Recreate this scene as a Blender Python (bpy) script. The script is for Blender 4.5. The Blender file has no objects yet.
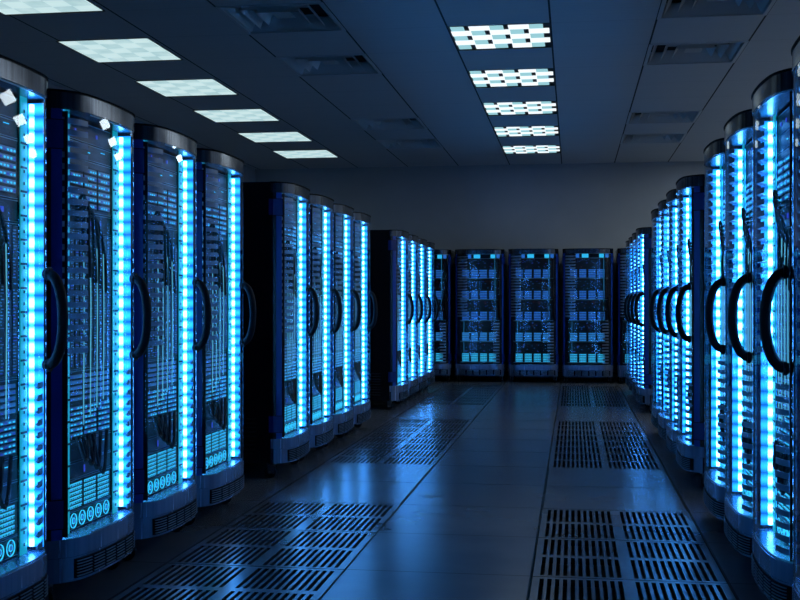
import bpy, math, random
from math import sin, cos, pi, radians
random.seed(7)
S = bpy.context.scene
COL = S.collection

# ------------------------------------------------------------------ helpers
class MB:
    """collects faces; build() links them as one mesh object"""
    def __init__(s): s.v = []; s.f = []; s.m = []; s.sm = []
    def face(s, pts, mi=0, smooth=False):
        n = len(s.v); s.v += [tuple(p) for p in pts]; s.f.append(tuple(range(n, n+len(pts)))); s.m.append(mi); s.sm.append(smooth)
    def idx(s, verts, faces, mi=0, smooth=False):
        n = len(s.v); s.v += [tuple(p) for p in verts]
        for f in faces: s.f.append(tuple(i+n for i in f)); s.m.append(mi); s.sm.append(smooth)
    def box(s, x0, x1, y0, y1, z0, z1, mi=0, bev=0.0):
        if bev <= 0:
            v = [(x0,y0,z0),(x1,y0,z0),(x1,y1,z0),(x0,y1,z0),(x0,y0,z1),(x1,y0,z1),(x1,y1,z1),(x0,y1,z1)]
            s.idx(v, [(3,2,1,0),(4,5,6,7),(0,1,5,4),(1,2,6,5),(2,3,7,6),(3,0,4,7)], mi); return
        b = bev; cx = [(x0,x1),(y0,y1),(z0,z1)]
        v = []; key = {}
        for ix in (0,1):
            for iy in (0,1):
                for iz in (0,1):
                    c = [x0 if ix==0 else x1, y0 if iy==0 else y1, z0 if iz==0 else z1]
                    sg = [1 if i==0 else -1 for i in (ix,iy,iz)]
                    for a in range(3):
                        p = [c[k]+(0 if k==a else sg[k]*b) for k in range(3)]
                        key[(ix,iy,iz,a)] = len(v); v.append(tuple(p))
        F = []
        for a in range(3):
            o = [k for k in range(3) if k != a]
            for sd in (0,1):
                q = []
                for (i,j) in ((0,0),(1,0),(1,1),(0,1)):
                    t = [0,0,0]; t[a]=sd; t[o[0]]=i; t[o[1]]=j; q.append(key[(*t,a)])
                F.append(tuple(q))
        for a in range(3):
            o = [k for k in range(3) if k != a]
            for i in (0,1):
                for j in (0,1):
                    t0=[0,0,0]; t0[o[0]]=i; t0[o[1]]=j; t1=list(t0); t1[a]=1
                    F.append((key[(*t0,o[0])],key[(*t1,o[0])],key[(*t1,o[1])],key[(*t0,o[1])]))
        for ix in (0,1):
            for iy in (0,1):
                for iz in (0,1):
                    F.append(tuple(key[(ix,iy,iz,a)] for a in range(3)))
        s.idx(v, F, mi)
    def prism(s, prof, z0, z1, mi=0, smooth=True, caps=True):
        """closed xy profile extruded in z"""
        n = len(prof)
        v = [(x,y,z0) for x,y in prof]+[(x,y,z1) for x,y in prof]
        s.idx(v, [(i,(i+1)%n,n+(i+1)%n,n+i) for i in range(n)], mi, smooth)
        if caps:
            s.face([(x,y,z0) for x,y in reversed(prof)], mi); s.face([(x,y,z1) for x,y in prof], mi)
    def tube(s, pts, r, n=8, mi=0, closed=False):
        from mathutils import Vector
        P = [Vector(p) for p in pts]; rings = []
        up = Vector((0.31,0.2,0.93)).normalized()
        for i,p in enumerate(P):
            t = (P[min(i+1,len(P)-1)]-P[max(i-1,0)]).normalized()
            if closed: t = (P[(i+1)%len(P)]-P[i-1]).normalized()
            a = t.cross(up)
            if a.length < .05: a = t.cross(Vector((1,0,0)))
            a.normalize(); b = t.cross(a)
            rings.append([p+(a*cos(2*pi*k/n)+b*sin(2*pi*k/n))*r for k in range(n)])
        v = [q for rg in rings for q in rg]; F = []
        m = len(rings)
        for i in range(m if closed else m-1):
            j = (i+1)%m
            for k in range(n):
                F.append((i*n+k, i*n+(k+1)%n, j*n+(k+1)%n, j*n+k))
        s.idx(v, F, mi, True)
        if not closed:
            s.face(list(reversed(rings[0])), mi); s.face(rings[-1], mi)
    def lathe(s, prof, c, axis, n=20, mi=0):
        """profile (r, h) revolved round an axis through c: 'x','y','z'"""
        v = []; F = []; m = len(prof)
        for k in range(n):
            a = 2*pi*k/n
            for r,h in prof:
                q = {'z':(r*cos(a),r*sin(a),h),'x':(h,r*cos(a),r*sin(a)),'y':(r*cos(a),h,r*sin(a))}[axis]
                v.append((c[0]+q[0],c[1]+q[1],c[2]+q[2]))
        for k in range(n):
            for i in range(m-1):
                F.append((k*m+i, ((k+1)%n)*m+i, ((k+1)%n)*m+i+1, k*m+i+1))
        s.idx(v, F, mi, True)
    def build(s, name, mats, parent=None, loc=None):
        me = bpy.data.meshes.new(name)
        me.from_pydata(s.v, [], s.f)
        if not isinstance(mats, (list,tuple)): mats = [mats]
        for m in mats: me.materials.append(m)
        me.polygons.foreach_set('material_index', s.m)
        me.polygons.foreach_set('use_smooth', s.sm)
        import bmesh
        bm = bmesh.new(); bm.from_mesh(me)
        bmesh.ops.remove_doubles(bm, verts=bm.verts, dist=1e-5)
        bmesh.ops.recalc_face_normals(bm, faces=bm.faces)
        bm.to_mesh(me); bm.free(); me.update()
        try: me.set_sharp_from_angle(angle=radians(38))
        except Exception: pass
        o = bpy.data.objects.new(name, me); COL.objects.link(o)
        if parent: o.parent = parent
        if loc: o.location = loc
        return o

def thing(name, label, cat, loc=(0,0,0), rz=0, group=None):
    o = bpy.data.objects.new(name, None); COL.objects.link(o)
    o.location = loc; o.rotation_euler = (0,0,rz); o.empty_display_size = .2
    tag(o, label, cat, group, 'thing'); return o
def tag(o, label=None, cat=None, group=None, kind=None):
    if label: o['label'] = label
    if cat: o['category'] = cat
    if group: o['group'] = group
    if kind: o['kind'] = kind
    return o
def copy_tree(o, parent=None):
    c = o.copy(); COL.objects.link(c); c.parent = parent
    for ch in list(o.children): copy_tree(ch, c)
    return c

# ------------------------------------------------------------------ materials
def mat(name, color=(.5,.5,.5), rough=.5, metal=0., spec=.5, emit=None, strength=0., coat=0.):
    m = bpy.data.materials.new(name); m.use_nodes = True
    b = m.node_tree.nodes['Principled BSDF']
    b.inputs['Base Color'].default_value = (*color,1); b.inputs['Roughness'].default_value = rough
    b.inputs['Metallic'].default_value = metal; b.inputs['Specular IOR Level'].default_value = spec
    b.inputs['Coat Weight'].default_value = coat
    if emit:
        b.inputs['Emission Color'].default_value = (*emit,1); b.inputs['Emission Strength'].default_value = strength
    return m
def N(m, t, **kw):
    n = m.node_tree.nodes.new(t)
    for k,v in kw.items(): setattr(n, k, v)
    return n
def L(m, a, b): m.node_tree.links.new(a, b)
def math_n(m, op, a, b=None, clamp=False):
    n = N(m, 'ShaderNodeMath', operation=op, use_clamp=clamp)
    for i,x in enumerate((a,b)):
        if x is None: continue
        if isinstance(x,(int,float)): n.inputs[i].default_value = x
        else: L(m, x, n.inputs[i])
    return n.outputs[0]
def bsdf(m): return m.node_tree.nodes['Principled BSDF']
def streaks(m, scale, c0, c1, r0=None, r1=None):
    """fine noise stretched along one axis: brushed metal, dust"""
    tc = N(m,'ShaderNodeTexCoord'); mp = N(m,'ShaderNodeMapping'); mp.inputs['Scale'].default_value = scale
    nz = N(m,'ShaderNodeTexNoise'); nz.inputs['Scale'].default_value = 1; nz.inputs['Detail'].default_value = 4
    L(m, tc.outputs['Object'], mp.inputs[0]); L(m, mp.outputs[0], nz.inputs['Vector'])
    rp = N(m,'ShaderNodeValToRGB'); rp.color_ramp.elements[0].color=(*c0,1); rp.color_ramp.elements[1].color=(*c1,1)
    rp.color_ramp.elements[0].position=.3; rp.color_ramp.elements[1].position=.7
    L(m, nz.outputs['Fac'], rp.inputs[0]); L(m, rp.outputs[0], bsdf(m).inputs['Base Color'])
    if r0 is not None:
        mr = N(m,'ShaderNodeMapRange'); mr.inputs['To Min'].default_value=r0; mr.inputs['To Max'].default_value=r1
        L(m, nz.outputs['Fac'], mr.inputs[0]); L(m, mr.outputs[0], bsdf(m).inputs['Roughness'])
    return m

def seams(m, x0, px, wx, y0, py, wy):
    """1 on the joints of a tile grid (object coordinates)"""
    tc = N(m,'ShaderNodeTexCoord'); sp = N(m,'ShaderNodeSeparateXYZ'); L(m, tc.outputs['Object'], sp.inputs[0])
    out = []
    for o,c,p,w in ((sp.outputs[0],x0,px,wx),(sp.outputs[1],y0,py,wy)):
        a = math_n(m,'DIVIDE', math_n(m,'SUBTRACT',o,c), p)
        fr = math_n(m,'SUBTRACT', a, math_n(m,'ROUND',a))
        ab = math_n(m,'ABSOLUTE', fr)
        out.append(math_n(m,'LESS_THAN', ab, w/2/p))
    return out, tc

TX, TP = -1.02, .84          # tile joints across the room
TY, TQ = 5.015, .837         # floor tile joints along it
CY, CQ = 9.2, .885           # ceiling tile joints along it
ZC = 3.47

M = {}
def floor_mat():
    m = mat('floor_tile_vinyl', (.05,.06,.075), .3)
    (sx,sy),tc = seams(m, TX,TP,.017, TY,TQ,.009)
    se = math_n(m,'MAXIMUM',sx,sy)
    nz = N(m,'ShaderNodeTexNoise'); nz.inputs['Scale'].default_value=2.2; nz.inputs['Detail'].default_value=6
    L(m, tc.outputs['Object'], nz.inputs['Vector'])
    rp = N(m,'ShaderNodeValToRGB'); rp.color_ramp.elements[0].color=FC0; rp.color_ramp.elements[1].color=FC1
    rp.color_ramp.elements[0].position=.25; rp.color_ramp.elements[1].position=.8
    L(m, nz.outputs['Fac'], rp.inputs[0])
    mx = N(m,'ShaderNodeMix', data_type='RGBA'); L(m, se, mx.inputs[0]); L(m, rp.outputs[0], mx.inputs[6]); mx.inputs[7].default_value=(.002,.002,.003,1)
    L(m, mx.outputs[2], bsdf(m).inputs['Base Color'])
    mr = N(m,'ShaderNodeMapRange'); mr.inputs['To Min'].default_value=.2; mr.inputs['To Max'].default_value=.28
    L(m, nz.outputs['Fac'], mr.inputs[0]); L(m, math_n(m,'MAXIMUM', mr.outputs[0], math_n(m,'MULTIPLY',se,.9)), bsdf(m).inputs['Roughness'])
    return m
FC0=(.115,.125,.145,1); FC1=(.155,.165,.185,1)
M['floor'] = floor_mat()
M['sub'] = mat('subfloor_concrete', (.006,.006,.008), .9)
M['panel'] = streaks(mat('perforated_panel_paint', (.06,.07,.09), .3), (3,3,3), FC0[:3], FC1[:3], .2, .28)
def ceil_mat():
    m = mat('ceiling_tile_mineral', (.2,.2,.21), .6, spec=.25)
    (sx,sy),tc = seams(m, TX,TP,.016, CY,CQ,.006)
    mp = N(m,'ShaderNodeMapping'); mp.inputs['Scale'].default_value=(1.5,60,1)
    L(m, tc.outputs['Object'], mp.inputs[0])
    nz = N(m,'ShaderNodeTexNoise'); nz.inputs['Scale'].default_value=1; nz.inputs['Detail'].default_value=5
    L(m, mp.outputs[0], nz.inputs['Vector'])
    rp = N(m,'ShaderNodeValToRGB'); rp.color_ramp.elements[0].color=(.56,.56,.57,1); rp.color_ramp.elements[1].color=(.66,.66,.67,1)
    L(m, nz.outputs['Fac'], rp.inputs[0])
    se = math_n(m,'MAXIMUM', sx, math_n(m,'MULTIPLY',sy,.35))
    mx = N(m,'ShaderNodeMix', data_type='RGBA'); L(m, se, mx.inputs[0]); L(m, rp.outputs[0], mx.inputs[6]); mx.inputs[7].default_value=(.004,.004,.005,1)
    L(m, mx.outputs[2], bsdf(m).inputs['Base Color'])
    return m
M['ceil'] = ceil_mat()
M['wall'] = streaks(mat('painted_wall', (.3,.3,.31), .8), (1.2,1.2,1.2), (.34,.37,.41), (.40,.43,.47))
M['trimm'] = mat('dark_trim', (.03,.03,.035), .6)
M['body'] = mat('rack_body_black_enamel', (.006,.007,.014), .22, spec=.6)
M['inner'] = mat('rack_interior_black', (.012,.014,.02), .55)
M['cap'] = streaks(mat('brushed_gunmetal', (.1,.1,.12), .3, metal=1), (60,60,.6), (.045,.055,.08), (.15,.175,.225), .14, .28)
M['lid'] = mat('lid_black', (.003,.003,.004), .7, spec=.1)
M['post'] = mat('post_enamel_blue_light', (.014,.07,.42), .25, spec=.6)  # dark enamel; blue LED light falling on the posts is put into its colour
M['hinge'] = mat('hinge_enamel_blue_light', (.010,.04,.24), .25, spec=.6)  # same painted blue light as the posts, darker
M['base'] = streaks(mat('base_slate_metal', (.06,.08,.13), .35, metal=.6), (40,40,.8), (.2,.26,.4), (.3,.38,.55), .2, .32)
M['black'] = mat('matt_black_plastic', (.005,.005,.006), .55)
M['fork'] = mat('caster_fork_grey', (.09,.1,.12), .4, metal=.4)
M['rubber'] = mat('black_rubber', (.004,.004,.005), .6, spec=.2)
M['steel'] = mat('caster_steel', (.3,.31,.33), .35, metal=1)
M['slat'] = mat('vent_slat_metal', (.3,.42,.55), .3, metal=.6)
M['ring'] = mat('ring_grey_metal', (.2,.27,.38), .36, metal=.3)
M['rail'] = mat('rail_painted_glow', (.2,.5,.5), .45, emit=(.0,.42,.5), strength=.55)  # teal glow painted on; the rail itself only catches the LED light
M['unit'] = streaks(mat('server_face_grey', (.04,.05,.07), .4, metal=.3), (8,8,120), (.012,.015,.022), (.032,.038,.052))
M['unit2'] = mat('server_face_dark', (.007,.009,.014), .4, metal=.3)
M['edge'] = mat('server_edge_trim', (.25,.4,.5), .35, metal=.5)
M['drive'] = mat('drive_front_steel', (.2,.3,.48), .35, metal=.3)
M['cable'] = mat('cable_black', (.004,.004,.005), .5)
def emis(name, col, st):
    return mat(name, (.02,.05,.08), .4, emit=col, strength=st)
M['fibre'] = emis('painted_led_reflection', (.10,.45,.6), .9)  # painted reflections of the LED columns
M['edge_line'] = emis('painted_cyan_edge_light', (.03,.36,.7), .5)  # painted light on the thin cyan edges
M['led_c'] = emis('led_cyan', (.03,.55,.9), 1.3)
M['led_b'] = emis('led_blue', (.05,.1,1), .5)
M['led_d'] = emis('led_dim_blue', (.04,.3,.85), .55)
M['led_r'] = emis('led_red', (.9,.05,.08), .12)
M['drv1'] = emis('drive_lights_dim', (.02,.16,.62), .75)
M['drv2'] = emis('drive_lights_mid', (.03,.28,.75), .75)
M['drv3'] = emis('drive_lights_bright', (.03,.5,.85), .95)
def tube_mat(name, lo, slo, hi, shi, pitch, duty):
    m = bpy.data.materials.new(name); m.use_nodes = True
    nt = m.node_tree; nt.nodes.remove(nt.nodes['Principled BSDF'])
    tc = N(m,'ShaderNodeTexCoord'); sp = N(m,'ShaderNodeSeparateXYZ'); L(m, tc.outputs['Object'], sp.inputs[0])
    a = math_n(m,'MULTIPLY', sp.outputs[2], pi/pitch)
    w = math_n(m,'POWER', math_n(m,'ABSOLUTE', math_n(m,'SINE', a)), duty)
    mc = N(m,'ShaderNodeMix', data_type='RGBA'); L(m, w, mc.inputs[0]); mc.inputs[6].default_value=(*lo,1); mc.inputs[7].default_value=(*hi,1)
    ms = N(m,'ShaderNodeMapRange'); ms.inputs['To Min'].default_value=slo; ms.inputs['To Max'].default_value=shi; L(m, w, ms.inputs[0])
    e = N(m,'ShaderNodeEmission'); L(m, mc.outputs[2], e.inputs[0]); L(m, ms.outputs[0], e.inputs[1])
    L(m, e.outputs[0], nt.nodes['Material Output'].inputs[0])
    return m
M['tube_w'] = tube_mat('led_tube_white', (.01,.22,1), 4.0, (.09,.38,1), 30.0, .056, 1.4)
M['tube_b'] = tube_mat('led_tube_blue', (.006,.2,1), 1.0, (.015,.32,1), 3.2, .056, 1.0)
def glass_mat(name, f0, tint, rough=.015):
    m = bpy.data.materials.new(name); m.use_nodes = True
    nt = m.node_tree; nt.nodes.remove(nt.nodes['Principled BSDF'])
    t = N(m,'ShaderNodeBsdfTransparent'); t.inputs[0].default_value=(*tint,1)
    g = N(m,'ShaderNodeBsdfGlossy'); g.inputs['Roughness'].default_value=rough; g.inputs[0].default_value=(.9,.95,1,1)
    lw = N(m,'ShaderNodeLayerWeight'); lw.inputs[0].default_value=.5          # Schlick reflectance, the same from both sides
    fr = math_n(m,'ADD', math_n(m,'MULTIPLY', math_n(m,'POWER', lw.outputs['Facing'], 5.), 1-f0), f0)
    mx = N(m,'ShaderNodeMixShader'); L(m, fr, mx.inputs[0]); L(m, t.outputs[0], mx.inputs[1]); L(m, g.outputs[0], mx.inputs[2])
    L(m, mx.outputs[0], nt.nodes['Material Output'].inputs[0])
    return m
M['glass'] = glass_mat('curved_door_glass', .04, (.95,.97,.98))
M['glass_in'] = mat('coated_glass_inner_face'); _t = N(M['glass_in'],'ShaderNodeBsdfTransparent'); _t.inputs[0].default_value=(.97,.98,.99,1)
L(M['glass_in'], _t.outputs[0], M['glass_in'].node_tree.nodes['Material Output'].inputs[0])

# ------------------------------------------------------------------ the rack
HW, BOW = .38, .125
def bow(u, off=0.):
    t = min(1., abs(u)/HW)
    return -(BOW - .03*t*t - .095*t**7) + off
def us(a, b, n): return [a+(b-a)*i/n for i in range(n+1)]
def arc(a, b, off, n=24):
    # points denser near the corners
    return [(u, bow(u,off)) for u in us(a,b,n)]
def curved_sheet(mb, a, b, o0, o1, z0, z1, n=16, mi=0):
    """a closed shell following the bow between offsets o0 (front) and o1 (rear)"""
    mb.prism(arc(a,b,o0,n)+list(reversed(arc(a,b,o1,n))), z0, z1, mi)
def bow_block(mb, z0, z1, off=0., back=.02, hw=HW, n=40, mi=0):
    k = hw/HW
    pr = [(-hw*cos(pi*i/n), bow(HW*cos(pi*i/n),off)) for i in range(n+1)]
    mb.prism(pr+[(hw,back),(-hw,back)], z0, z1, mi)
ZB, ZG0, ZG1, ZT = .105, .275, 1.965, 2.04
RP = .0455                                    # ring pitch

def caster(root, x, y):
    b = MB()
    b.box(x-.03,x+.03,y-.03,y+.03,.097,.105,0)
    b.lathe([(.0,.085),(.012,.085),(.012,.098),(.0,.098)],(x,y,0),'z',10,0)
    for s in (-1,1): b.box(x+s*.019-.002,x+s*.019+.002,y-.016,y+.028,.034,.089,0)
    b.box(x-.021,x+.021,y-.016,y+.028,.085,.089,0)
    o = b.build('caster', M['fork'], root)
    w = MB(); w.lathe([(.0,-.014),(.032,-.014),(.042,-.009),(.042,.009),(.032,.014),(.0,.014)],(x,y+.012,.0425),'x',18,0)
    w.build('wheel', M['rubber'], o)
    h = MB(); h.lathe([(.0,-.0235),(.009,-.0235),(.009,.0235),(.0,.0235)],(x,y+.012,.0425),'x',10,0)
    h.build('axle', M['steel'], o)

def ring_mesh(a, b):
    """one cable-management finger: curved front plate, folded inner return, upturned lip"""
    m = MB()
    lo, hi = min(a,b), max(a,b)
    curved_sheet(m, lo, hi, .018, .022, -.011, .011, 8)
    inn = a if abs(a) < abs(b) else b        # inner end
    s = 1 if inn < 0 else -1
    y0 = bow(inn,.018)
    if inn < 0: m.idx([(inn,y0,-.011),(inn,y0,.011),(inn+s*.020,y0+.024,.017),(inn+s*.020,y0+.024,-.005),
           (inn-s*.004,y0+.004,-.011),(inn-s*.004,y0+.004,.011),(inn+s*.017,y0+.027,.017),(inn+s*.017,y0+.027,-.005)],
          [(0,1,2,3),(7,6,5,4),(0,3,7,4),(1,5,6,2),(3,2,6,7),(0,4,5,1)])
    # shelf going back to the manager spine
    m.idx([(lo,bow(lo,.02),-.011),(hi,bow(hi,.02),-.011),(hi,bow(hi,.03),-.006),(lo,bow(lo,.03),-.006),
           (lo,bow(lo,.02),-.008),(hi,bow(hi,.02),-.008),(hi,bow(hi,.03),-.003),(lo,bow(lo,.03),-.003)],
          [(0,1,2,3),(7,6,5,4),(0,4,5,1),(1,5,6,2),(2,6,7,3),(3,7,4,0)])
    return m

def shell(root):
    """everything outside the equipment: shared by both kinds of rack"""
    b = MB()
    hw = HW-.004
    b.box(-hw,-hw+.018,.0,.95,ZB,ZT-.002); b.box(hw-.018,hw,.0,.95,ZB,ZT-.002)
    b.box(-hw+.018,hw-.018,.93,.95,ZB,ZT-.002)
    b.box(-hw+.018,hw-.018,.02,.93,ZT-.02,ZT-.002); b.box(-hw+.018,hw-.018,.02,.93,ZB,ZB+.03)
    b.box(-hw+.018,hw-.018,.10,.12,ZB+.03,ZT-.02,1)
    b.build('cabinet_body', [M['body'],M['inner']], root)
    for s in (-1,1):                                     # louvred side vent low on each side panel
        v = MB()
        for i in range(9):
            z = .16+i*.03
            v.idx([(s*(hw),.12,z),(s*(hw),.84,z),(s*(hw+.006),.84,z+.006),(s*(hw+.006),.12,z+.006),(s*hw,.12,z+.016),(s*hw,.84,z+.016)],
                  [(0,1,2,3),(3,2,5,4),(0,3,4),(1,5,2)])
        v.build('side_vent', M['body'], root)
    c = MB(); bow_block(c, ZG1, ZT-.008, 0.); cp = c.build('top_fascia', M['cap'], root)
    l = MB(); bow_block(l, ZT-.008, ZT, -.004, back=.025, hw=HW); l.build('lid_edge', M['lid'], cp)
    b = MB(); bow_block(b, ZB, .200, .006, hw=HW-.004); bow_block(b, .200, .206, .012, hw=HW-.01); bow_block(b, .206, ZG0, 0.)
    bs = b.build('plinth', M['base'], root)
    v = MB(); curved_sheet(v, -.30, .335, .001, .01, .116, .192, 18, 0)
    for g in range(6):
        a = -.294+g*.105
        for i in range(6): curved_sheet(v, a, a+.086, -.003, .003, .1225+i*.0118, .1255+i*.0118, 6, 1)
    v.build('vent_grille', [M['lid'],M['slat']], bs)
    for s in (-1,1):                                     # corner posts
        p = MB()
        p.prism([(s*u, bow(u)) for u in us(.345,.369,8)]+[(s*.369,.02),(s*.345,.02)], ZG0, ZG1, 0)
        p.prism([(s*u, bow(u,.002)) for u in us(.369,HW,6)]+[(s*HW,.02),(s*.369,.02)], ZG0, ZG1, 1)
        po = p.build('corner_post', [M['post'],M['body']], root)
        for z in (ZG0+.045, ZG1-.155):
            h = MB()
            a = [(s*u, bow(u,-.004)) for u in us(.342,HW,10)]
            h.prism(a+[(s*(HW+.003),bow(HW,-.002)),(s*(HW+.003),.03),(s*.342,.03)], z, z+.11)
            h.build('hinge_cover', M['hinge'], po)
            k = MB()
            a = [(s*u, bow(u,-.005)) for u in us(.341,HW,10)]
            for zz in (z-.004, z+.11): k.prism(a+[(s*(HW+.004),bow(HW,-.002)),(s*(HW+.004),.03),(s*.341,.03)], zz, zz+.004)
            k.box(min(s*.340,s*.344),max(s*.340,s*.344),bow(.342,-.005),.03,z,z+.11)
            k.build('hinge_gasket', M['lid'], po)
    g = MB(); A = arc(-.345,.345,.002,40); Bk = list(reversed(arc(-.345,.345,.006,40)))
    for i in range(40):
        g.face([(*A[i],ZG0),(*A[i+1],ZG0),(*A[i+1],ZG1),(*A[i],ZG1)], 0, True)
        g.face([(*Bk[i],ZG0),(*Bk[i+1],ZG0),(*Bk[i+1],ZG1),(*Bk[i],ZG1)], 1, True)
    for z in (ZG0,ZG1): g.face([(*p,z) for p in A+Bk], 1)
    for p,q in ((A[-1],Bk[0]),(Bk[-1],A[0])): g.face([(*p,ZG0),(*q,ZG0),(*q,ZG1),(*p,ZG1)], 1)
    dr = g.build('glass_door', [M['glass'],M['glass_in']], root); dr['label'] = 'curved clear glass door'
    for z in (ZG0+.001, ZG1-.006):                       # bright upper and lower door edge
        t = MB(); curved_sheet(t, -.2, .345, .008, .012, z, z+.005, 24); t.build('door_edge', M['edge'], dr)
    # handle: a black D-loop on the door's right edge
    h = MB(); pts = []
    u0 = .325; y0 = bow(u0)
    for i in range(25):
        a = -pi/2+pi*i/24
        sx = abs(cos(a))**.75
        pts.append((u0-.02*sx, y0+.004-.08*sx, 1.142+.172*sin(a)))
    h.tube(pts, .02, 10)
    for z in (.97,1.314): h.lathe([(.0,.0),(.026,.0),(.026,.012),(.018,.02),(.0,.02)],(u0,y0-.018,z),'y',14)
    h.build('door_handle', M['rubber'], root)
    for x in (-.33,.33):
        for y in (.02,.88): caster(root, x, y)

def managers(root, led=True):
    tmpl = {}
    for s,(z0,n) in ((-1,(1.925,21)),(1,(.90,14))):
        a,b = (.205,.338) if s<0 else (.215,.31)
        sp = MB(); sp.box(min(s*a,s*b),max(s*a,s*b),.045,.06,z0-RP*n+.01,z0+.03)
        mg = sp.build('cable_manager', M['black'], root)
        first = ring_mesh(s*a,s*b).build('cable_ring', M['ring'], mg); first.location.z = z0
        for i in range(1,n):
            c = first.copy(); COL.objects.link(c); c.parent = mg; c.location.z = z0-i*RP

def leds(root, white, blue, ru=.292, rr=.009):
    for s in (-1,1):
        m = MB(); m.tube([(s*ru,-.03,ZG0+.02),(s*ru,-.03,ZG1-.02)], rr, 8); m.build('led_tube', white, root)
        m = MB(); a,b = sorted((s*.321,s*.325)); m.box(a,b,-.065,.03,ZG0+.006,ZG1-.006,0); a,b = sorted((s*.319,s*.321)); m.box(a,b,-.063,.0,ZG0+.012,ZG1-.01,1)
        m.build('led_strip', [M['black'],blue], root)
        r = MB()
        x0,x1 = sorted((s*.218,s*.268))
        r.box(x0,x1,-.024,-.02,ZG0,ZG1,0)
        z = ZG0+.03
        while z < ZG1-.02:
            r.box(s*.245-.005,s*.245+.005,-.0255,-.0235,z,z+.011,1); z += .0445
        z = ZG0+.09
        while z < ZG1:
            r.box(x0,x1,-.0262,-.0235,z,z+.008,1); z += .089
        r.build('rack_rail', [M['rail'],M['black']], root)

UW = .214                                                 # half width of the equipment faces
def bezel(m, x0, x1, z0, z1, y=-.012, face=0, trim=1, w=.003):
    m.box(x0,x1,y,.09,z0,z1,face,.002)
    for a,b,c,d in ((x0,x1,z1-w,z1),(x0,x1,z0,z0+w*.7),(x0,x0+w,z0,z1)): m.box(a,b,y-.0015,y+.001,c,d,trim)
def drive_block(root, x0, x1, z0, z1, rows, cols, bar, led, name='drive_block', y=-.018):
    m = MB()
    m.box(x0,x1,y+.004,y+.02,z0,z1,0)
    h = (z1-z0)/rows
    for r in range(rows):
        za = z0+h*r+h*.14
        m.box(x0+.002,x1-.002,y,y+.006,za,za+h*.62,1,.0012)
        for c in range(cols):
            xa = x0+(x1-x0)*(c+.22)/cols
            m.box(xa,xa+(x1-x0)/cols*.5,y-.0012,y+.001,za+h*.12,za+h*.36,2 if (r*7+c*5)%4 else 3)
    return m.build(name, [M['black'],bar,led,M['led_b']], root)

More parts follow.
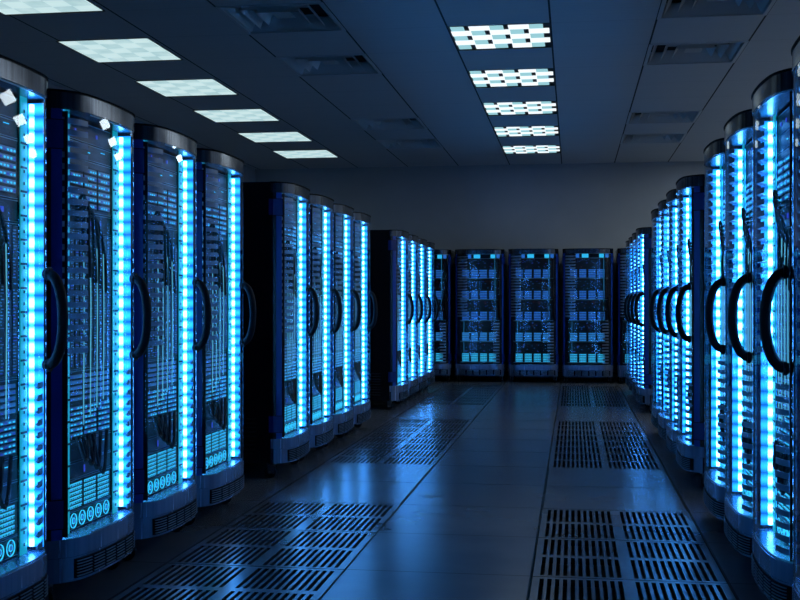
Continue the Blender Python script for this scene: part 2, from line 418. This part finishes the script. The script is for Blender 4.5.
def equipment_side(root):
    rnd = random.Random(3)
    # top panels
    m = MB(); bezel(m,-UW,UW,1.875,1.955); 
    for x in (-.15,-.04,.06): m.box(x,x+.014,-.015,-.012,1.905,1.921,2)
    m.build('top_panel', [M['unit'],M['edge'],M['led_b']], root)
    m = MB(); bezel(m,-UW,UW,1.805,1.87); m.box(-.02,.0,-.0145,-.012,1.835,1.839,2)
    m.box(.11,.15,-.0145,-.012,1.85,1.853,2); m.build('control_panel', [M['unit'],M['edge'],M['led_c']], root)
    # disk array
    m = MB(); bezel(m,-UW,UW,1.585,1.80); ar = m.build('disk_array', [M['unit'],M['edge']], root)
    for i in range(3):
        x = -UW+.014+i*.137; drive_block(ar, x, x+.122, 1.60, 1.775, 6, 5, M['drive'], M['led_c'])
    m = MB(); bezel(m,-UW,UW,1.50,1.58)
    for x in (-.12,-.01,.09): m.box(x,x+.018,-.016,-.012,1.53,1.55,2)
    m.build('network_switch', [M['unit2'],M['edge'],M['led_b']], root)
    # blade chassis
    m = MB(); bezel(m,-UW,UW,.93,1.495, face=0); ch = m.build('blade_chassis', [M['unit2'],M['edge']], root)
    n = 9; w = (2*UW-.012)/n
    for i in range(n):
        x = -UW+.006+i*w
        m = MB(); m.box(x+.0015,x+w-.0015,-.02,.05,.94,1.485,0,.002)
        for k in range(46):
            z = .95+k*.0115
            if rnd.random()<.8:
                xa = x+.004+rnd.random()*.008; m.box(xa,xa+.006+rnd.random()*.018,-.0212,-.0195,z,z+.0035,rnd.choice((1,1,1,2,3)))
        m.build('server_blade', [M['unit2'],M['led_d'],M['drive'],M['led_b']], ch)
    # second array, mid
    m = MB(); bezel(m,-UW,UW,.64,.925); a2 = m.build('storage_shelf', [M['unit2'],M['edge']], root)
    for i in range(3):
        x = -UW+.014+i*.137
        drive_block(a2, x, x+.12, .80, .915, 5, 4, M['drive'], M['led_d']); drive_block(a2, x, x+.12, .655, .785, 6, 4, M['drive'], M['led_c'])
    m = MB(); bezel(m,-UW,UW,.555,.635); m.box(.12,.15,-.0145,-.012,.61,.613,2); m.build('blank_panel', [M['unit'],M['edge'],M['led_c']], root)
    m = MB(); bezel(m,-UW,UW,.485,.55); m.box(-.06,-.05,-.0145,-.012,.50,.53,2); m.build('power_panel', [M['unit'],M['edge'],M['led_b']], root)
    # bright drive bays and fan tray at the foot
    m = MB(); bezel(m,-UW,UW,.355,.48); a3 = m.build('drive_shelf', [M['unit2'],M['edge']], root)
    for i in range(3):
        x = -UW+.014+i*.137; drive_block(a3, x, x+.115, .363, .472, 6, 6, M['drv3'], M['black'])
    m = MB(); bezel(m,-UW,UW,.28,.352); ft = m.build('fan_tray', [M['unit2'],M['edge']], root)
    for i in range(5):
        x = -UW+.046+i*.081; m = MB()
        for r in (.030,.013): m.lathe([(r-.0022,-.003),(r,-.004),(r,.0),(r-.0022,.0)],(x,-.016,.316),'y',20)
        m.lathe([(0,-.005),(.008,-.005),(.009,.0)],(x,-.016,.316),'y',12,1)
        for k in range(5):
            a = 2*pi*k/5+.3
            m.idx([(x+cos(a)*.008,-.016,.316+sin(a)*.008),(x+cos(a+.5)*.026,-.019,.316+sin(a+.5)*.026),(x+cos(a+.9)*.026,-.0185,.316+sin(a+.9)*.026),(x+cos(a+.35)*.008,-.016,.316+sin(a+.35)*.008)],[(0,1,2,3)],1)
        m.build('cooling_fan', [M['led_c'],M['drv1']], ft)
    # black cables swept from the ring column over the switch and down the blades
    for i in range(5):
        m = MB(); x1 = -.10+i*.055; zt = 1.56-.03*i
        pts = [(-.135,.02,1.63-.02*i)]
        for k in range(9):
            t = k/8; pts.append((-.14+(x1+.14)*t, -.026-.018*sin(pi*t), 1.62-.012*i+.05*sin(pi*t)-.14*t*t-.008*i))
        for k in range(1,4): pts.append((x1+.004*k,-.03,pts[9][2]-.05*k))
        m.tube(pts, .0075, 6); m.build('network_cable', M['cable'], root)
    for i in range(4):  # glowing lines stand for reflected LED columns; no cables hang here
        m = MB(); x = -.10+i*.066
        m.tube([(x,-.03,1.475-.02*i),(x+.002,-.032,1.2),(x,-.03,.70+.03*i)], .0021, 6); m.build('painted_light_line', M['fibre'], root)
    for i in range(4):
        m = MB(); x = -.16+i*.05; wd = .11+.012*i; dp = .10+.025*i
        m.tube([(x+wd*t/12,-.028-.016*sin(pi*t/12),.655-dp*sin(pi*t/12)) for t in range(13)], .008, 6); m.build('loop_cable', M['cable'], root)

def equipment_back(root):
    rnd = random.Random(11)
    W = .30
    for k,z in enumerate((1.60,1.275,.955,.635,.315)):
        m = MB(); m.box(-W,W,-.005,.09,z-.015,z+.295,0,.002)
        m.box(-W,W,-.03,-.003,z-.012,z-.004,1)
        for i in range(26):
            x = -.27+rnd.random()*.54; zz = z+.15+rnd.random()*.125
            m.box(x,x+.006+rnd.random()*.012,-.0075,-.004,zz,zz+.006,rnd.choice((2,2,3,3,2,4)))
        sv = m.build('server_unit', [M['unit2'],M['edge'],M['led_d'],M['led_b'],M['led_r'],M['drv1']], root)
        bar = M['drv3'] if k==4 else M['drv2'] if k==3 else M['drv1']
        for i in range(4):
            x = -.268+i*.138; drive_block(sv, x, x+.108, z, z+.13, 5, 3, bar, M['drive'], y=-.03)
    m = MB(); m.box(-W,W,-.005,.09,1.90,1.955,0); m.box(-W,W,-.008,-.004,1.898,1.902,1); m.build('top_panel', [M['unit2'],M['edge']], root)
    for x,w,q in ((-.09,.10,'drv3'),(.17,.07,'drv3'),(-.18,.05,'drv1'),(.26,.05,'drv1')):  # glowing boxes painted in for reflections at the rack top, not lamps
        m = MB(); m.box(x,x+w,-.02,-.005,1.905,1.96,0,.002); m.build('painted_reflection', M[q], root)
    for i in range(3):
        m = MB(); x = .24+.02*i
        m.tube([(x,-.04,1.90),(x-.01,-.05,1.5),(x-.005,-.055,1.3),(x-.05,-.05,1.05),(x-.03,-.045,.9)], .006, 6); m.build('network_cable', M['cable'], root)
    for s,z0,z1 in ((1,.95,1.9),(-1,.33,.95)):  # thin glowing lines added for the cyan lit edges beside the rings
        m = MB()
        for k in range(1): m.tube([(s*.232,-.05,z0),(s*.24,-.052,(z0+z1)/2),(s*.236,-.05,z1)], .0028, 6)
        m.build('painted_light_line', M['edge_line'], root)

LEFT_X, RIGHT_X, MID = -2.03, .83, -.6
NEAR, PITCH = 3.295, .845
proto = thing('server_rack', 'x', 'server rack', (0,0,0), 0, 'server racks along the two aisle rows')
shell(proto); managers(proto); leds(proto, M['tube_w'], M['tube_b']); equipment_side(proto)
slots = [0,1,2,3, 5,6,7,8, 11,12,13,14]
ordn = ['first','second','third','fourth']
blk = ['nearest','middle','farthest']
lit = {'left':'blue-lit posts', 'right':'black loop handle'}
used = False
for side in ('left','right'):
    for j,k in enumerate(slots):
        o = copy_tree(proto) if used else proto
        used = True
        yc = NEAR+PITCH*k+HW
        o.location = (LEFT_X if side=='left' else RIGHT_X, yc, 0); o.rotation_euler = (0,0,pi/2 if side=='left' else -pi/2)
        o['label'] = f'glass-fronted server rack with {lit[side]}, {ordn[j%4]} from camera in {blk[j//4]} block, {side} row'
bproto = thing('server_rack', 'x', 'server rack', (0,0,0), 0, 'server racks across the far end')
shell(bproto); managers(bproto); equipment_back(bproto)
bl = {-2:'server rack on back wall, mostly hidden behind the far end of left row',
      -1:'server rack facing camera on back wall, first full one beside left row',
       0:'server rack facing camera at the middle of the back wall row',
       1:'server rack facing camera on back wall, last full one before right row',
       2:'server rack on back wall, mostly hidden behind the far end of right row'}
for n,k in enumerate((0,-2,-1,1,2)):
    o = bproto if n==0 else copy_tree(bproto)
    o.location = (MID+.822*k, 17.39, 0); o['label'] = bl[k]

# ------------------------------------------------------------------ floor
XL, XR, YB, YF = -5.30, 4.10, 18.5, -1.5
def tile_row_y(n): return TY+TQ*n
zones = [(-1,2),(4,8),(10,14)]                # tile index ranges along the aisle
strips = [(TX-TP,TX),(TX+TP,TX+2*TP)]
holes = [(a,b,tile_row_y(n0),tile_row_y(n1)) for a,b in strips for n0,n1 in zones]
def pierced(mb, xs, ys, z, holes, mi=0, up=True):
    for i in range(len(xs)-1):
        for j in range(len(ys)-1):
            cx,cy = (xs[i]+xs[i+1])/2,(ys[j]+ys[j+1])/2
            if any(a<cx<b and c<cy<d for a,b,c,d in holes): continue
            q = [(xs[i],ys[j],z),(xs[i+1],ys[j],z),(xs[i+1],ys[j+1],z),(xs[i],ys[j+1],z)]
            mb.face(q if up else q[::-1], mi)
m = MB()
xs = sorted({XL,XR}|{v for h in holes for v in h[:2]}); ys = sorted({YF,YB}|{v for h in holes for v in h[2:]})
pierced(m, xs, ys, 0, holes)
for a,b,c,d in holes:                         # the cut edges of the solid tiles
    for p,q in (((a,c),(b,c)),((b,c),(b,d)),((b,d),(a,d)),((a,d),(a,c))): m.face([(*p,0),(*q,0),(*q,-.045),(*p,-.045)])
fl = m.build('floor', M['floor']); fl['kind']='structure'
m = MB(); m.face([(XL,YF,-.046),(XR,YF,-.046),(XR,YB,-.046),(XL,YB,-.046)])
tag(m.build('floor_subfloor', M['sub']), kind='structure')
def perforated(w, d):
    mb = MB(); holes = []; xs={0,w}; ys={0,d}
    g = .004
    for bx in (.03,.44):
        for by in (.03,.03+d/2-.006):
            n = 11; p = .37/n
            for i in range(n):
                h = (bx+p*i+.006, bx+p*i+.0245, by, by+d/2-.06); holes.append(h)
    xs = sorted({g,w-g}|{v for h in holes for v in h[:2]}); ys = sorted({g,d-g}|{v for h in holes for v in h[2:]})
    pierced(mb, xs, ys, -.001, holes)
    for a,b,c,e in holes+[(g,w-g,g,d-g)]:
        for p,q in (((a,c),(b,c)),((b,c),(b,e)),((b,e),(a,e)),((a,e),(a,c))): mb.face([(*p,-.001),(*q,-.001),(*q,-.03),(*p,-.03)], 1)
    for x in (.012,w-.03):
        for y in (.012,d-.03): mb.box(x,x+.018,y,y+.018,-.0455,-.03)
    return mb
pn = None
nth = ['first','second','third','fourth']
where = ['near','middle','far']
for si,(a,b) in enumerate(strips):
    for zi,(n0,n1) in enumerate(zones):
        for n in range(n0,n1):
            lab = f"slotted floor panel, {nth[n-n0]} from camera in the {where[zi]} patch {'beside the left racks' if si==0 else 'beside the right racks'}"
            if pn is None:
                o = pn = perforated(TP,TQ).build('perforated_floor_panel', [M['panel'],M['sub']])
            else: o = pn.copy(); COL.objects.link(o)
            o.location = (a, tile_row_y(n), 0)
            tag(o, lab, 'floor panel', 'slotted airflow floor panels', 'thing')

# ------------------------------------------------------------------ ceiling
def crow(n): return CY+CQ*n
lightrows = [-2,0,2,4,6,8]
vent_rows = [-1,1,5,7]
cx_c, cx_l, cx_r, cx_vl, cx_vr = TX, TX-4*TP-.04, TX+4*TP, TX-2*TP, TX+2*TP
holes = [(x,x+TP,crow(n),crow(n)+CQ) for x in (cx_c,cx_l,cx_r) for n in lightrows]+[(x,x+TP,crow(n),crow(n)+CQ) for x in (cx_vl,cx_vr) for n in vent_rows]
m = MB(); xs = sorted({XL,XR}|{v for h in holes for v in h[:2]}); ys = sorted({YF,YB}|{v for h in holes for v in h[2:]})
pierced(m, xs, ys, ZC, holes, up=False)
tag(m.build('ceiling', M['ceil']), kind='structure')
# fixtures
def frame(mb, w, d, fw, z0, z1, mi=0):
    mb.box(0,w,0,fw,z0,z1,mi); mb.box(0,w,d-fw,d,z0,z1,mi); mb.box(0,fw,fw,d-fw,z0,z1,mi); mb.box(w-fw,w,fw,d-fw,z0,z1,mi)
M['housing'] = mat('fixture_black', (.01,.01,.012), .6)
M['lamp_w'] = emis('lamp_cell_white', (.88,.97,1), 1.0)
M['lamp_h'] = emis('lamp_full_power', (.86,.97,1), 9)
M['lamp_p'] = emis('lamp_cell_pale', (.28,.55,.60), 1.0)
def diffuser_mat():
    m = mat('prismatic_diffuser', (.1,.1,.1), .3)
    tc = N(m,'ShaderNodeTexCoord'); mp = N(m,'ShaderNodeMapping'); mp.inputs['Scale'].default_value=(6.2,5.6,1)
    L(m, tc.outputs['Object'], mp.inputs[0])
    ck = N(m,'ShaderNodeTexChecker'); ck.inputs['Scale'].default_value=1; ck.inputs[1].default_value=(.58,.82,.85,1); ck.inputs[2].default_value=(.30,.55,.60,1)
    nz = N(m,'ShaderNodeTexNoise'); nz.inputs['Scale'].default_value=1.3; nz.inputs['Detail'].default_value=2
    L(m, mp.outputs[0], ck.inputs['Vector']); L(m, mp.outputs[0], nz.inputs['Vector'])
    mx = N(m,'ShaderNodeMix', data_type='RGBA'); mx.inputs[7].default_value=(.72,.92,.93,1)
    L(m, math_n(m,'MULTIPLY',nz.outputs['Fac'],.9), mx.inputs[0]); L(m, ck.outputs[0], mx.inputs[6])
    L(m, mx.outputs[2], bsdf(m).inputs['Emission Color']); bsdf(m).inputs['Emission Strength'].default_value=.82
    return m
M['diff'] = diffuser_mat()
def light_body(root):
    b = MB(); frame(b, TP, CQ, .012, ZC-.002, ZC+.09); b.box(0,TP,0,CQ,ZC+.09,ZC+.10)
    b.build('housing', M['housing'], root)
def louvre_light():
    r = thing('ceiling_light', 'x', 'ceiling light', (0,0,0), 0, 'louvred ceiling lights over the aisle'); light_body(r)
    b = MB(); b.box(.012,TP-.012,.012,CQ-.012,ZC+.009,ZC+.02); b.build('reflector_tray', M['housing'], r)
    n = 5; w = (TP-.03)/n; d = (CQ-.05)/n
    for i in range(n):
        for j in range(n):
            x = .015+i*w; y = .03+j*d
            m = MB()
            if (i+j)%2: m.box(x-.007,x+w+.001,y+.003,y+d-.003,ZC+.004,ZC+.008); m.build('lamp_cell', M['lamp_w'], r)
            else: m.box(x+.003,x+w-.048,y+.008,y+d-.004,ZC+.005,ZC+.008); m.build('louvre_cell', M['lamp_p'], r)
    return r
def flat_light(panel='diff', group='flat ceiling lights over the left racks'):
    r = thing('ceiling_light', 'x', 'ceiling light', (0,0,0), 0, group); light_body(r)
    m = MB(); m.box(.010,TP-.012,.012,CQ-.012,ZC+.003,ZC+.03); m.build('diffuser', M[panel], r)
    return r

rank = ['first','second','third','fourth','fifth','sixth']
for make,x,lab in ((louvre_light,cx_c,'louvred square ceiling light over the aisle, {} of its line from camera'),
                   (lambda: flat_light('lamp_h','bright ceiling lights behind the right racks'),cx_r,'bright white square ceiling light behind the right racks, {} of its line from camera'),
                   (flat_light,cx_l,'flat glowing ceiling panel light above left racks, {} of its line from camera')):
    p = None
    for i,n in enumerate(lightrows):
        o = p = make() if p is None else None or p
        if i: o = copy_tree(p)
        o.location = (x, crow(n), 0); o['label'] = lab.format(rank[i])
M['vent'] = mat('vent_grey_paint', (.6,.61,.62), .5)
M['duct'] = mat('duct_dark', (.01,.01,.012), .8)
def diffuser_vent():
    r = thing('ceiling_vent', 'x', 'air vent', (0,0,0), 0, 'square ceiling air vents'); w,d = TP,CQ
    b = MB(); frame(b, w, d, .03, ZC-.006, ZC+.12); b.build('frame', M['vent'], r)
    b = MB(); b.box(.03,w-.03,.03,d-.03,ZC+.115,ZC+.12); b.build('duct', M['duct'], r)
    for k,(a,c) in enumerate(((.10,.035),(.20,.135),(.30,.235))):
        m = MB(); zt, zb = ZC+.085, ZC+.004
        A = [(a,a,zt),(w-a,a,zt),(w-a,d-a,zt),(a,d-a,zt)]; B = [(c+.012,c+.012,zb),(w-c-.012,c+.012,zb),(w-c-.012,d-c-.012,zb),(c+.012,d-c-.012,zb)]
        t = .006
        A2 = [(a,a,zt+t),(w-a,a,zt+t),(w-a,d-a,zt+t),(a,d-a,zt+t)]; B2 = [(q[0],q[1],zb+t) for q in B]
        m.idx(A+B+A2+B2, [f for i in range(4) for f in ((i,(i+1)%4,4+(i+1)%4,4+i),(12+i,12+(i+1)%4,8+(i+1)%4,8+i),(4+i,4+(i+1)%4,12+(i+1)%4,12+i),(i,8+i,8+(i+1)%4,(i+1)%4))])
        m.build('vane', M['vent'], r)
    m = MB(); m.box(.345,w-.345,.345,d-.345,ZC+.03,ZC+.036); m.build('centre_plate', M['vent'], r)
    return r
p = None
for x,lab in ((cx_vl,'square stepped air vent in the ceiling, {} from camera on the left racks side'),(cx_vr,'square stepped air vent in the ceiling, {} from camera on the right racks side')):
    for i,n in enumerate(vent_rows):
        if p is None: o = p = diffuser_vent()
        else: o = copy_tree(p)
        o.location = (x, crow(n), 0); o['label'] = lab.format(rank[i])

# ------------------------------------------------------------------ walls
m = MB(); m.box(XL-.1,XR+.1,YB,YB+.1,-.05,ZC+.15); tag(m.build('wall_back', M['wall']), kind='structure')
m = MB(); m.box(XL-.1,XL,YF,YB,-.05,ZC+.15); tag(m.build('wall_left', M['wall']), kind='structure')
m = MB(); m.box(XR,XR+.1,YF,YB,-.05,ZC+.15); tag(m.build('wall_right', M['wall']), kind='structure')
m = MB(); m.box(XL,XR,YB-.02,YB,ZC-.06,ZC); tag(m.build('trim_1', M['wall']), kind='structure')
m = MB(); m.box(XL,XR,YB-.015,YB,0,.1); tag(m.build('baseboard_back', M['trimm']), kind='structure')

# ------------------------------------------------------------------ world, camera
w = bpy.data.worlds.new('World'); S.world = w; w.use_nodes = True
w.node_tree.nodes['Background'].inputs[0].default_value = (.05,.12,.4,1); w.node_tree.nodes['Background'].inputs[1].default_value = .02
cam = bpy.data.cameras.new('Camera'); co = bpy.data.objects.new('Camera', cam); COL.objects.link(co)
F = 1130.
cam.lens = 36*F/800; cam.sensor_width = 36; cam.sensor_fit = 'HORIZONTAL'; cam.shift_y = 4/800; cam.clip_start=.05
co.location = (0,0,1.2); co.rotation_euler = (pi/2,0,math.atan(173/F))
S.camera = co
S.view_settings.view_transform = 'Standard'; S.view_settings.look = 'None'; S.view_settings.gamma = 1; S.view_settings.exposure = .15
S.view_settings.use_curve_mapping = False
S.cycles.use_denoising = True
S.cycles.max_bounces = 8; S.cycles.transparent_max_bounces = 16; S.cycles.caustics_reflective = False
S.cycles.sample_clamp_indirect = 4
